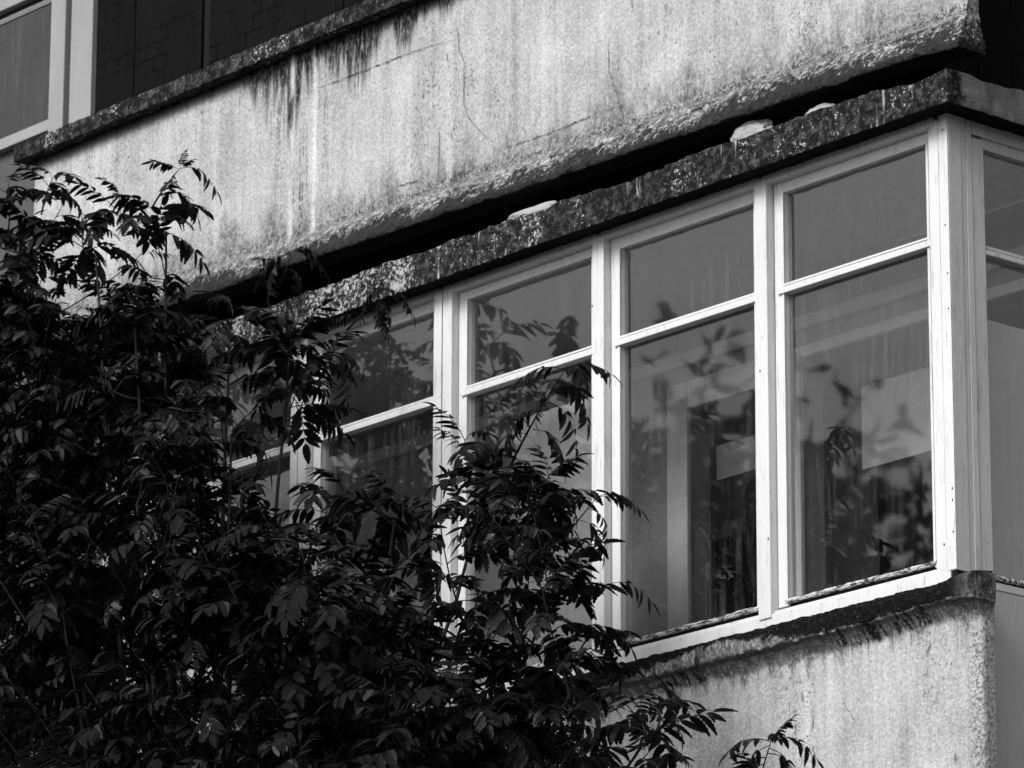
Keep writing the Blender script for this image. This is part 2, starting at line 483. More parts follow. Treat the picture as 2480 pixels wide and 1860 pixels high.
for i, (pl, wd) in enumerate([
        ([(750, 130), (770, 290), (800, 370), (800, 520), (795, 620), (830, 710), (900, 790), (1000, 860)], .0022),
        ([(1680, -60), (1672, 120), (1658, 300), (1665, 440), (1700, 530), (1728, 640), (1750, 700), (1780, 760)], .0020),
        ([(1790, -30), (1800, 30), (1808, 70)], .003),
        ([(-120, 545), (0, 500), (180, 432), (320, 378), (460, 322), (640, 262), (745, 240)], .0032),
        ([(1040, 885), (1200, 832), (1330, 785), (1500, 715), (1600, 670), (1730, 630)], .0030),
        ([(410, 1110), (500, 1082), (560, 1060)], .004),
        ([(655, 760), (650, 900), (645, 1090)], .0034),
        ([(85, 1370), (130, 1290)], .003), ([(725, 780), (725, 830)], .003)]):
    strip('crack', [zp(*q) for q in pl], wd, UP, M['crack'], -.0350, i)

# ---------- lower parapet with mossy ledge
def lower_parapet():
    xe = .150
    rows = []; attrs = None
    path = [('f', s) for s in frange(-6.25, 0, .009)] + [('s', t) for t in frange(.004, 1, .06)]
    nf = len([1 for k, _ in path if k == 'f'])
    for i, (kind, s) in enumerate(path):
        x = (-6.25 + (s + 6.25) * (6.25 + xe) / 6.25) if kind == 'f' else xe
        sag = .020 * math.exp(-((x - xe) / .10) ** 2)
        zt = -1.160 + .004 * fb(x, 0, 0, 7) + .003 * fb(x, 5, 0, 30) + sag * .9
        zl = -1.250 + .004 * fb(x, 2, 0, 9) + .003 * fb(x, 8, 0, 40) + .012 * math.exp(-((x + .05) / .18) ** 2)
        pts = [(-.035, zt + .02), (.02, zt + .014), (.07, zt + .006), (.092, zt), (.098, zt - .010)]
        at = [3.2, 3.2, 3.2, 3.2, 3.1]
        for k in range(1, 9):
            t = k / 9; pts.append((.100 + .004 * math.sin(t * 3.1), zt - .010 + (zl + .012 - zt) * t)); at.append(3.0 - .95 * t)
        pts += [(.100, zl + .006), (.094, zl), (.086, zl - .001)]; at += [1.9, 1.75, 1.6]
        for k in range(1, 9):                     # hollow under the ledge
            t = k / 8; pts.append((.03 + .054 * (1 - t) ** 2.0, zl - .003 - .075 * t)); at.append(1.5 - 1.5 * t)
        for z in (-1.40, -1.5, -1.65, -1.85, -2.1, -2.6, -Z0 - .2): pts.append((.03, z)); at.append(0.0)
        attrs = at; row = []
        for (o, z), a in zip(pts, at):
            if kind == 'f':
                X, Y = x, -o
                rr = max(0, (x - xe + .035) / .035)
                Y += .005 * rr * rr
            else:
                X = xe + .14 * max(0, o - .03) + .006 * (1 - (1 - min(1, s * 4)) ** 2)
                Y = -o + .005 + (.030 + o) * s
            if a > 1.55: d = .0075 * fb(X, z, Y, 34, 4) + .006 * fb(X, z, Y, 9) + .012 * math.exp(-((X - xe) / .12) ** 2) * fb(X, z, Y, 16)
            elif a > .05: d = .006 * fb(X, z * .3, Y, 26, 2)
            else: d = .002 * fb(X, z, 0, 5) + .001 * fb(X, z, 5, 20)
            if kind == 'f': Y -= d
            else: X += d * .8
            row.append((X, Y, z))
        rows.append(row)
    return grid('lower_parapet', rows, attrs, M['lower'], B)
LP = lower_parapet()
strip('crack', [PX(1580 + x * .40687, 1185 + y * .40687, -.03) for x, y in ((1140, 1265), (1180, 1330), (1215, 1390))], .0018, LP, M['crack'], -.0345, 31)
strip('crack', [PX(1580 + x * .40687, 1185 + y * .40687, -.03) for x, y in ((1665, 915), (1635, 990))], .003, LP, M['crack'], -.0345, 32)

# ---------- lintel slab running round the corner (a joint splits it near x -4.1)
def lintel(x0, x1, corner):
    rows = []
    path = [('f', x) for x in frange(x0, x1, .014)]
    if corner: path += [('c', 0)] + [('s', t) for t in frange(.0, 2.6, .02)]
    for kind, s in path:
        x = s if kind == 'f' else 0.0
        t_ = s if kind == 's' else 0.0
        u = x - t_
        zt = .946 + .012 * fb(u, 0, 0, 2.5) + .006 * fb(u, 3, 0, 12) + .004 * fb(u, 5, 0, 40)
        if kind == 'f': zt -= .030 * math.exp(-((u - .06) / .22) ** 2)
        else: zt -= .012
        if -1.95 < u < -1.55: zt -= .012
        zt -= .010
        zb = .777 + .003 * fb(u, 9, 0, 10) + .003 * fb(u, 2, 0, 45)
        pr = [(-.30, zb + .012), (.02, zb + .010), (.105, zb + .004), (.1235, zb), (.125, zb + .004)] + [(.125, zb + .008 + (zt - zb - .022) * k / 7) for k in range(1, 7)] + [(.123, zt - .006), (.112, zt), (.05, zt + .004), (-.30, zt + .004)]
        row = []
        for o, z in pr:
            d = (.005 * fb(u, z, 0, 28, 4) + .005 * fb(u, z, 4, 8)) if o > .11 else 0
            if kind == 'f': row.append((s, -o - d, z))
            elif kind == 'c': row.append((max(o, -.3) + d * .5, -o - d * .5, z))
            else: row.append((o + d, s + (-o if s < .001 else 0), z) if s > .001 else (o + d, -o + .012, z))
        rows.append(row)
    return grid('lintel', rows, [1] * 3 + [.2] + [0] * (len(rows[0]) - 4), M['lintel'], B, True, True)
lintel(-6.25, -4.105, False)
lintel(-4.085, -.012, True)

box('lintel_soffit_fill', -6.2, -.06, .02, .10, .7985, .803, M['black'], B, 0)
# recess behind the gap, its shade painted black; side of the storey above
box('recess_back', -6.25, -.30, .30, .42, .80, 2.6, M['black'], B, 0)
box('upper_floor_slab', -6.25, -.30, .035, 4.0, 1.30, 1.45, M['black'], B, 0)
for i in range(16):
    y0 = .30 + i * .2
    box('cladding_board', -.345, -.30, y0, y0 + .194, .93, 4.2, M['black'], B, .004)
box('roof_slab', -9.2, .9, -.35, 4.2, 4.2, 4.42, M['roof'], B, .01)

# ---------- window bay, front
HEADB, SILLT = .754, -1.075
POSTS = [(-1.115, -1.043), (-2.127, -2.053), (-3.183, -3.061), (-4.20, -4.085), (-5.22, -5.12)]
NOM = M['paint']
for (a, b) in zip([-6.25] + [p[0] for p in POSTS][::-1], [p[0] for p in POSTS][::-1] + [-.05]):
    pass
edges = [p for p in POSTS[::-1]]
opens = []
left = -6.15
for p in edges:
    opens.append((left, p[0])); left = p[1]
opens.append((left, -.108))
for i, (x0, x1) in enumerate(opens):
    box('head_board', x0 - (.03 if i else .1), x1 + .028, -.008, .075, HEADB + rng.uniform(-.004, .004), .80, M['paint'], B, .002)
for i, (a, b) in enumerate(POSTS):
    zt = HEADB + (.022 if i != 2 else .028)
    if i in (2, 3):
        m = a + (b - a) * .46
        box('mullion', a, m - .0025, -.012, .09, -1.098, zt, M['paint'], B)
        box('mullion', m + .0025, b, -.010, .09, -1.100, zt + .006, M['paint'], B)
        box('mullion_gap', m - .004, m + .004, .004, .08, -1.10, zt - .003, M['gap'], B, 0)
    else:
        box('mullion', a, b, -.012, .09, -1.098, zt, M['paint'], B)
box('sill_board', -6.25, -.034, -.005, .10, -1.165, -1.082, M['paint'], B, .004, .002)
box('sub_sill', -6.25, -.06, .012, .10, -1.100, -1.067, M['paint'], B, .003)

def flaky(name, x0, x1, y, z, h, parent, axis='x'):
    """ragged putty fillet along the bottom of a pane"""
    rows = []; sd_ = rng.uniform(0, 50)
    for x in frange(x0, x1, .008):
        a = .003 * fb(x, sd_, 0, 6) + .002 * fb(x, sd_, 3, 90)
        top = z + h + 1.1 * a
        pr = [(y + .012, z - .003), (y - .014 + a, z - .002 + a * .8), (y - .018 + a, z + h * .4), (y - .010 - a, top - .003), (y + .002, top), (y + .012, top)]
        rows.append([(x, p, q) for p, q in pr] if axis == 'x' else [(-p, x, q) for p, q in pr])
    return grid(name, rows, [0] * 6, M['putty'], parent, False, True)

def window(x0, x1, lab=None):
    """sash in the opening x0..x1: stiles and rails, glazing bar, two panes, putty"""
    yf = .030
    sl, sr = .057, .042
    gx0, gx1 = x0 + sl, x1 - sr
    dz = rng.uniform(-.004, .004)
    zt, zm0, zm1, zb = .706 + dz, .268 + rng.uniform(-.003, .003), .300, -1.044
    bm = bmesh.new()
    bm_box(bm, x0 + .0035, gx0, yf, .08, zb - .01, zt + .055, .0025, .0008)
    bm_box(bm, gx1, x1 - .0035, yf, .08, zb - .01, zt + .055, .0025, .0008)
    bm_box(bm, gx0 + .0005, gx1 - .0005, yf + .001, .079, zt, zt + .054, .0025, .0008)
    W = link('window', mesh_of(bm, 'window'), M['paint'], B)
    box('glazing_bar', x0 + .030, x1 - .012, yf - .012, .069, zm0, zm0 + .028, M['paint'], W, .003)
    box('drip_bar', gx0 - .004, gx1 + .004, yf - .006, .05, zm0 + .0325, zm0 + .043, M['paint'], W, .002)
    for a, b in ((x0 + sl - .011, gx0 + .004), (gx1 - .004, gx1 + .009)):
        box('glazing_bead', a, b, yf - .004, yf - .0005, -1.03, zt - .004, M['paint'], W, .0015)
    box('pane', gx0, gx1, .058, .0595, zm0 + .042, zt, M['glass'], W, 0, 0)
    box('pane', gx0, gx1, .058, .0595, zb, zm0, M['glass'], W, 0, 0)
    flaky('putty', gx0 - .01, gx1 + .01, .040, zb + .004, .018, W)
    box('shadow_gap', x0, x1, .044, .08, -1.068, -1.0425, M['gap'], W, 0)
    return W
for x0, x1 in opens: window(x0, x1)

# ---------- corner boards and the side window
box('corner_board', -.108, -.0535, -.004, .09, -1.093, .775, M['paint'], B)
box('corner_board', -.0505, 0, -.006, .0, -1.092, .792, M['paint'], B)
box('corner_board', -.045, .0, .0005, .072, -1.094, .792, M['paint'], B)
box('corner_board', -.045, -.002, .0735, .101, -1.108, .792, M['paint'], B)
box('corner_board', -.045, -.001, .1025, .136, -1.125, .792, M['paint'], B)
box('corner_board', -.045, -.003, .1395, .205, -1.125, .720, M['paint'], B)
box('gap_strip', -.045, -.012, .1362, .1395, -1.1, .79, M['gap'], B, 0)
box('head_board', -.05, -.002, .1405, 2.6, .733, .80, M['paint'], B)
bm = bmesh.new()
bm_box(bm, -.07, -.018, .2055, .218, -1.06, .735, .002)
bm_box(bm, -.07, -.018, 1.25, 1.30, -1.06, .735, .002)
bm_box(bm, -.07, -.020, .2185, 1.2495, .690, .735, .002)
SW = link('window', mesh_of(bm, 'window'), M['paint'], B)
box('glazing_bar', -.07, -.006, .206, 1.26, .240, .264, M['paint'], SW, .003)
box('drip_bar', -.05, -.012, .212, 1.252, .2665, .280, M['paint'], SW, .002)
box('pane', -.0475, -.046, .216, 1.252, .280, .692, M['glass'], SW, 0, 0)
box('pane', -.0475, -.046, .216, 1.252, -1.06, .240, M['glass'], SW, 0, 0)
flaky('putty', .206, 1.25, .014, -1.098, .024, SW, 'y')
box('shadow_gap', -.07, -.024, .206, 1.26, -1.108, -1.0985, M['gap'], SW, 0)
box('sill_board', -.06, -.001, .150, 2.6, -1.140, -1.1085, M['paint'], B, .003)
box('corner_post', -.05, -.002, 1.302, 1.40, -1.1, .73, M['paint'], B)
bm = bmesh.new(); bm_box(bm, -.07, -.018, 1.402, 2.6, -1.06, .735, .002)
link('side_panel', mesh_of(bm, 'side_panel'), M['panel'], B)
box('apron_panel', -.06, -.003, .036, 4.0, -Z0 - .2, -1.1425, M['panel'], B, 0, 0)
box('side_wall', -.06, -.004, 2.602, 4.0, -1.14, .80, M['panel'], B, 0, 0)

box('cavity_shade', -.05, -.004, .004, .130, -1.18, -1.06, M['gap'], B, 0)  # black box painted in for the shade of the open corner joint
# nail heads and knot holes in the boards
for (px, py) in ((1843, 899), (1863, 1306), (2283, 314), (2298, 747), (2289, 544), (2309, 657), (2309, 1210), (2310, 1287), (2286, 1318), (2327, 1177), (1437, 742)):
    p = PX(px, py, -.007)
    bm = bmesh.new()
    bmesh.ops.create_icosphere(bm, subdivisions=1, radius=.0042)
    me = mesh_of(bm, 'nail_hole')
    o = link('nail_hole', me, M['nail'], B)
    o.location = (min(p.x, -.012), -.0125 if p.x < -.9 else -.0065, p.z); o.scale = (1, .35, rng.uniform(1, 1.7))
for (px, py) in ((2147, 1408), (2034, 1439), (2262, 1381)):
    p = PX(px, py, .016)
    bm = bmesh.new(); bmesh.ops.create_icosphere(bm, subdivisions=1, radius=.006)
    o = link('nail_hole', mesh_of(bm, 'nail_hole'), M['nail'], B); o.location = (p.x, .0155, p.z); o.scale = (1, .35, .8)

# ---------- upper storey behind the parapet, left
box('window_post', -6.530, -6.470, .235, .30, 2.0, 4.2, M['paint2'], B, .006)
box('window_post', -6.468, -6.390, .225, .30, 2.0, 4.2, M['paint2'], B, .006)
box('window_post', -6.352, -6.168, .235, .30, 2.0, 4.2, M['paint2'], B, .004)
box('post_gap', -6.39, -6.352, .262, .30, 2.0, 4.2, M['gap'], B, 0)
for a, b in ((-6.166, -5.850), (-5.842, -5.300), (-5.235, -4.2), (-4.19, -3.1), (-3.09, -2.0), (-1.99, -.9), (-.89, -.35)):
    box('dark_panel', a, b, .262, .298, 2.0, 4.2, M['wired'], B, .002)
for a, b in ((-5.850, -5.842), (-5.300, -5.235)):
    box('panel_joint', a, b, .280, .299, 2.0, 4.2, M['gap'], B, 0)
UW = box('window', -9.0, -6.532, .262, .31, 2.475, 2.535, M['paint2'], B, .004)
box('pane', -9.0, -6.532, .285, .287, 2.537, 3.17, M['glass'], UW, 0, 0)
box('top_rail', -9.0, -6.532, .255, .30, 3.235, 3.32, M['paint2'], UW, .004)
box('inner_rail', -9.0, -6.532, .278, .30, 3.172, 3.205, M['grey'], UW, .004)
box('left_wall', -9.0, -6.36, .31, .5, -Z0 - .2, 2.4745, M['dgrey'], B, 0, 0)
box('left_upper_wall', -9.0, -6.532, .255, .5, 3.322, 4.2, M['grey'], B, 0, 0)
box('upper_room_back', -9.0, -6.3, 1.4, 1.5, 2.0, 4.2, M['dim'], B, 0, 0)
box('parapet_return', -6.25, -6.19, .036, .40, -Z0 - .2, 2.16, M['grey'], B, 0, 0)

# ---------- glazed loggia seen through the panes
box('loggia_ceiling', -6.2, -.02, .086, 4.0, .768, .776, M['wood'], B, 0, 0)
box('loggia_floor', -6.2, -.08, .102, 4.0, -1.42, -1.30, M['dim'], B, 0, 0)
YB = 1.15
def at(x, y, Y=YB): return PX(x * 1.1212, y * 1.1212, Y)
aL, aR, aT = at(1492, 1000).x, at(1668, 1000).x, at(1492, 885).z       # doorway A, behind the second window
bL, bT = at(1737, 1000).x, at(1737, 775).z                             # opening B, behind the last window
wt_ = YB + .12
box('inner_wall', -6.2, aL, YB, wt_, -1.30, .766, M['plaster'], B, 0, 0)
box('inner_wall', aL + .001, aR, YB, wt_, aT, .766, M['plaster'], B, 0, 0)
box('inner_wall', aR + .001, bL, YB, wt_, -1.30, .766, M['plaster'], B, 0, 0)
box('inner_wall', bL + .001, -.08, YB, wt_, bT, .766, M['plaster'], B, 0, 0)
cw = aL - at(1450, 1000).x
box('door_casing', aL - cw, aL + .004, YB - .03, YB - .001, -1.30, aT + cw, M['wood'], B, .006)
box('door_casing', aL + .006, aR, YB - .03, YB - .001, aT - .002, aT + cw, M['wood'], B, .006)
box('door_casing', bL - .075, bL + .004, YB - .03, YB - .001, -1.30, bT + .05, M['wood'], B, .006)
box('door_casing', bL + .006, -.09, YB - .03, YB - .001, bT - .002, bT + .05, M['wood'], B, .006)
box('picture_rail', -6.2, -.09, YB - .035, YB - .001, bT + .13, bT + .19, M['wood'], B, .006)
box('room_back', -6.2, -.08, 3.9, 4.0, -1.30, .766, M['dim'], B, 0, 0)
box('ceiling_rail', -.9, -.08, .60, .615, .585, .60, M['plaster'], B, .002)
def sheet(x0, x1, y0, y1, Y, label, th=.01):
    a, b = at(x0, y1, Y), at(x1, y0, Y)
    o = box('paper_blind', a.x, b.x, Y, Y + th, at((x0 + x1) / 2, y1, Y).z, at((x0 + x1) / 2, y0, Y).z, M['blind'], None, .002)
    o.location.z = Z0
    return tag(o, label, 'blind')
sheet(1862, 2040, 808, 990, YB + .16, 'pale square sheet hanging inside the room behind the last window before the corner')
sheet(1547, 1640, 950, 1025, YB + .16, 'small pale sheet hanging in the doorway seen through the second window from the corner')
a, b = at(1747, 900, YB + .3), at(1792, 900, YB + .3)
cb = box('cupboard', a.x, b.x, YB + .3, YB + .6, -1.30, at(1770, 888, YB + .3).z, M['plaster'], None, .004)
cb.location.z = Z0
tag(cb, 'narrow pale cupboard inside the room beside the inner door casing', 'cupboard')
# curtains
def curtain(name, x0, x1, y, z0, z1, label, mat, axis='x', ext=None):
    rows = []
    for x in frange(x0, x1, .012):
        yy = y + (.005 if axis == 'x' else .0015) * math.sin(x * 47 + 1.3 * math.sin(x * 9)) + .002 * math.sin(x * 113)
        rows.append([((x, yy, z) if axis == 'x' else (-yy, x, z)) for z in frange(z0, z1, .25)])
    o = grid(name, rows, [0] * len(rows[0]), mat, None)
    o.location.z = Z0
    sm = o.modifiers.new('thick', 'SOLIDIFY'); sm.thickness = .003
    return tag(o, label, 'curtain')
curtain('curtain', -3.02, -2.25, .30, -1.28, .20, 'plain grey curtain behind the third window from the corner', M['curtain'])
curtain('curtain', -5.1, -4.25, .30, -1.28, .30, 'plain grey curtain behind the leaf-covered fifth window from the corner', M['curtain'])
curtain('curtain', .24, 1.26, .13, -1.28, .02, 'pale curtain filling the lower pane of the side window round the corner', M['blind'], 'y')

# ---------- lumps stuffed in the gap above the lintel
def lump(cx, cy, z0, sx, sy, sz, seed, label, smooth_=1.0):
    bm = bmesh.new(); bmesh.ops.create_icosphere(bm, subdivisions=5, radius=1)
    for v in bm.verts:
        p = v.co.copy()
        d = .30 * mnoise.noise(p * 1.3 + Vector((seed, 0, 0))) + smooth_ * (.22 * mnoise.ridged_multi_fractal(p * 1.6 + Vector((0, seed, 0)), 1, 2.1, 3, 1, 2) - .2)
        p *= 1 + d
        v.co = Vector((p.x * sx, p.y * sy, max(p.z, -.45) * sz))
    o = link('stuffing_lump', mesh_of(bm, 'stuffing_lump', True), M['foam'])
    o.location = (cx, cy, Z0 + z0 + .45 * sz)
    return tag(o, label, 'lump', 'lumps wedged between lintel and parapet')
lump(-1.09, -.03, .945, .120, .05, .056, 3.1, 'large crumpled pale lump wedged on the lintel above the joint of the two nearest windows')
lump(-.69, -.03, .930, .095, .045, .042, 8.4, 'rounded pale lump wedged on the lintel nearest to the corner')
lump(-2.48, -.03, .945, .21, .05, .034, 5.2, 'long smooth grey lump lying on the lintel above the third window', .3)

# ------------------------------------------------------------------ rowan tree
def leaf_template(seed):
    """one pinnate leaf along +X: curved stalk and 11 to 15 toothed leaflets; returns verts, tris"""
    r_ = random.Random(seed)
    L = 1.0; npair = r_.choice((5, 5, 6, 6, 7)); droop = r_.uniform(.25, 1.0) if seed < 120 else r_.uniform(1.15, 1.5); side = r_.uniform(-.25, .25)
    V = []; T = []
    def cpos(t): return Vector((L * (t - .22 * droop * t * t), side * t * t * .5, .16 * t - .62 * droop * t ** 2.1))
    N = 9
    base = 0
    for i in range(N):
        p = cpos(i / (N - 1)); rr = .011 * (1 - .7 * i / (N - 1))
        for k in range(3):
            a = k * 2.094; V.append(p + Vector((0, rr * math.cos(a), rr * math.sin(a))))
    for i in range(N - 1):
        for k in range(3):
            a, b = i * 3 + k, i * 3 + (k + 1) % 3
            T += [(a, b, a + 3), (b, b + 3, a + 3)]
    def leaflet(origin, d, up, ln, wd, curl, fold):
        sd_ = d.cross(up).normalized(); up2 = sd_.cross(d).normalized()
        S = 7
        mid = []; Lf = []; Rt = []
        b0 = len(V)
        for i in range(S + 1):
            t = i / S
            prof = (math.sin(math.pi * min(1, (t * .92 + .06)) ** .80)) ** .85 if 0 < t < 1 else 0.02
            c = origin + d * (ln * t) - up2 * (curl * ln * t * t) 
            hw = wd * .5 * prof
            V.append(c)
            for s in (1, -1):
                V.append(c + sd_ * (s * hw * .86) + up2 * (fold * hw))                            # notch
                V.append(c + d * (ln * .055) - up2 * (curl * ln * .1 * t) + sd_ * (s * hw * 1.10) + up2 * (fold * hw * 1.1))  # tooth tip
        for i in range(S):
            o, q = b0 + i * 5, b0 + (i + 1) * 5
            T.extend([(o, o + 1, q), (o + 1, q + 1, q), (o + 1, o + 2, q + 1), (o, q, o + 3), (o + 3, q, q + 3), (o + 3, q + 3, o + 4)])
    for k in range(npair):
        t = .26 + .66 * k / (npair - 1)
        p = cpos(t); tan = (cpos(min(1, t + .03)) - cpos(t - .03)).normalized()
        lat = Vector((0, 1, 0)); up = tan.cross(lat).normalized()
        if up.z < 0: up = -up
        sz = (.29 + .09 * math.sin(math.pi * (k + .7) / (npair + .4))) * r_.uniform(.88, 1.1)
        for s in (1, -1):
            an = r_.uniform(.80, 1.12); dip = r_.uniform(.03, .6)
            d = (tan * math.cos(an) + lat * s * math.sin(an) - up * dip * .6 - Vector((0, 0, dip * .5))).normalized()
            u2 = (up + lat * s * r_.uniform(-.35, .25)).normalized()
            leaflet(p, d, u2, sz, sz * r_.uniform(.31, .40), r_.uniform(.0, .45), r_.uniform(.05, .45))
    t = .985
    tan = (cpos(1) - cpos(.94)).normalized()
    up = Vector((0, 1, 0)).cross(tan)
    if up.z < 0: up = -up
    leaflet(cpos(1), tan, up, .35, .14, .15, .25)
    return np.array([tuple(v) for v in V]), np.array(T)

TPL = [leaf_template(100 + i) for i in range(18)] + [leaf_template(120 + i) for i in range(4)]
def np_mesh(name, V, T, smooth=False):
    me = bpy.data.meshes.new(name)
    me.vertices.add(len(V)); me.vertices.foreach_set('co', np.ascontiguousarray(V, np.float32).ravel())
    me.loops.add(len(T) * 3); me.loops.foreach_set('vertex_index', np.ascontiguousarray(T, np.int32).ravel())
    me.polygons.add(len(T))
    me.polygons.foreach_set('loop_start', np.arange(0, len(T) * 3, 3, dtype=np.int32))
    me.update(calc_edges=True); me.validate()
    if smooth: me.polygons.foreach_set('use_smooth', [True] * len(T))
    return me
TPL_ME = [np_mesh('leaf', v, t) for v, t in TPL]
for me in TPL_ME: me.materials.append(M['leaf'])

def tube(bm, pts, r0, r1, sides=6):
    prev = None
    for i, p in enumerate(pts):
        t = (pts[min(i + 1, len(pts) - 1)] - pts[max(i - 1, 0)]).normalized()
        a = t.orthogonal().normalized(); b = t.cross(a)
        rr = r0 + (r1 - r0) * i / (len(pts) - 1)
        ring = [bm.verts.new(p + (a * math.cos(k * 6.2832 / sides) + b * math.sin(k * 6.2832 / sides)) * rr) for k in range(sides)]
        if prev:
            for k in range(sides): bm.faces.new((prev[k], prev[(k + 1) % sides], ring[(k + 1) % sides], ring[k]))
        prev = ring
    bm.faces.new(prev)

def bez(a, b, c, n):
    return [a * (1 - t) ** 2 + b * 2 * t * (1 - t) + c * t * t for t in [i / n for i in range(n + 1)]]

tbase = Vector((-2.6, -1.9, -Z0))
TREE = empty('rowan_tree', (tbase.x, tbase.y, 0))
tag(TREE, 'dark leafy rowan tree with toothed feathered leaves growing in front of the window bay', 'tree')
def rel(p): return Vector((p.x - tbase.x, p.y - tbase.y, p.z + Z0))
fork = Vector((-2.75, -1.55, -3.6))
bm = bmesh.new()
tube(bm, [rel(p) for p in bez(tbase + Vector((0, 0, -.15)), Vector((-2.4, -1.8, -5.6)), fork, 10)], .13, .075, 10)
link('trunk', mesh_of(bm, 'trunk', True), M['bark'], TREE)
# limbs: targets by photo pixel and depth from the facade
LIMBS = [(60, 620, -.9), (230, 620, -1.1), (400, 560, -.8), (330, 800, -1.5), (560, 820, -.8), (700, 860, -.7), (560, 1060, -1.2), (120, 1000, -1.4), (330, 1220, -1.8),
         (760, 1280, -1.0), (960, 1260, -1.1), (1180, 1180, -.9), (1290, 1230, -.8), (1330, 1450, -1.0), (1120, 1500, -1.4), (860, 1560, -1.7), (1380, 1680, -1.2), (560, 1500, -1.9), (1560, 1800, -1.0), (150, 1450, -1.8)]
limb_pts = []; limb_ends = []
for (px, py, Y) in LIMBS:
    e = PX(px, py, Y); c = Vector((fork.x * .45 + e.x * .55, fork.y * .5 + e.y * .5, fork.z + (e.z - fork.z) * .35))
    pts = bez(fork, c, e, 16)
    pts = [p + Vector((.02 * mnoise.noise(p * 2.1), .02 * mnoise.noise(p * 2.3 + Vector((9, 0, 0))), 0)) if 0 < i else p for i, p in enumerate(pts)]
    bm = bmesh.new(); tube(bm, [rel(p) for p in pts], .024, .005, 6)
    link('branch', mesh_of(bm, 'branch', True), M['bark'], TREE)
    limb_pts += pts[5:]; limb_ends.append(pts[-1])

POLY = [(-200, 520), (0, 500), (120, 470), (200, 530), (280, 540), (360, 540), (410, 600), (430, 700), (560, 790), (690, 780), (770, 850), (790, 930), (720, 1040), (640, 1120), (640, 1260), (760, 1300),
        (880, 1230), (1000, 1190), (1090, 1150), (1240, 1130), (1340, 1150), (1390, 1230), (1370, 1330), (1350, 1430), (1380, 1530), (1370, 1640), (1420, 1740), (1500, 1830), (1560, 1950), (-200, 1950)]
def inside(x, y, P):
    c = False; j = len(P) - 1
    for i in range(len(P)):
        if (P[i][1] > y) != (P[j][1] > y) and x < (P[j][0] - P[i][0]) * (y - P[i][1]) / (P[j][1] - P[i][1]) + P[i][0]: c = not c
        j = i
    return c
HOLES = [(600, 860, 50), (560, 930, 40), (700, 1090, 60), (620, 1040, 45), (760, 1230, 45), (960, 1330, 45), (480, 780, 30), (420, 1400, 30), (240, 1600, 30), (1300, 1310, 60), (1200, 1300, 45), (1180, 1440, 50), (1310, 1540, 55), (1120, 1330, 40), (860, 1480, 35), (1010, 1480, 45), (560, 1290, 40), (330, 1500, 35), (560, 1600, 30), (700, 1700, 30), (180, 1250, 30), (668, 830, 60), (672, 990, 65), (660, 1150, 60), (480, 640, 60), (1020, 1400, 60), (700, 1180, 60), (1240, 1380, 60), (900, 1360, 40), (610, 930, 45), (1230, 1600, 50), (230, 640, 75), (370, 680, 60), (120, 560, 45), (520, 1000, 40), (430, 880, 35)]
R2 = random.Random(21)
leaves = []        # (template, position, yaw-dir, up, scale, priority)
twig = bmesh.new()
def put_leaf(p, d, up, sc, pri=0.0, tp=None):
    leaves.append((R2.randrange(18) if tp is None else tp, p.copy(), d.normalized(), up, sc, pri))
def shoot(start, tip, nleaf, pri=0.0, lsc=(.20, .31), bend=.06, r0=.0042, span=.75):
    mid = (start + tip) * .5 + Vector((R2.uniform(-bend, bend), R2.uniform(-bend, bend), R2.uniform(-bend, .02)))
    pts = bez(start, mid, tip, 8)
    tube(twig, [rel(p) for p in pts], r0, .0018, 5)
    ax = (pts[-1] - pts[-3]).normalized(); a = ax.orthogonal().normalized(); b = ax.cross(a)
    ph = R2.uniform(0, 6.28)
    for k in range(nleaf):
        t = 1 - span * (k / max(1, nleaf - 1)) ** 1.1
        q = pts[0] * (1 - t) ** 2 + mid * 2 * t * (1 - t) + pts[-1] * t * t
        an = ph + k * 2.4
        out = a * math.cos(an) + b * math.sin(an)
        d = out + ax * (.75 if k < 2 else R2.uniform(.0, .45)) + Vector((0, 0, R2.uniform(-.1, .25)))
        sc = R2.uniform(*lsc) * (.72 if k == 0 else 1)
        put_leaf(q, d, Vector((R2.uniform(-.25, .25), R2.uniform(-.25, .25), 1)), sc, pri)
n = 0
while n < 455:
    px, py = R2.uniform(-200, 1600), R2.uniform(460, 1950)
    if not inside(px, py, POLY): continue
    if any((px - h[0]) ** 2 + (py - h[1]) ** 2 < h[2] ** 2 for h in HOLES): continue
    if py < 720 and R2.random() < .2: continue
    if px > 1040 and py < 1700 and R2.random() < .55: continue
    deep = min(1, max(0, (py - 450) / 900)) * min(1, max(0, (1500 - px) / 700))
    Y = -R2.uniform(.45, .95 + 1.35 * deep)
    tip = PX(px, py, Y)
    cand = [q for q in limb_pts if q.z < tip.z - .08]
    st = min(cand or limb_pts, key=lambda q: (q - tip).length + 1.5 * max(0, math.hypot(q.x - tip.x, q.y - tip.y) - .9 * (tip.z - q.z)))
    dirn = (tip - st)
    if dirn.length > .75: st = tip - dirn.normalized() * .62 - Vector((0, 0, .1)); 
    n += 1
    shoot(st, tip, R2.randint(5, 8) if py > 760 else R2.randint(4, 6), 0.0, (.17, .28) if py > 760 else (.16, .23))
for e in limb_ends:
    shoot(e - Vector((0, 0, .02)), e + Vector((R2.uniform(-.05, .1), R2.uniform(-.05, .05), .12)), 7)
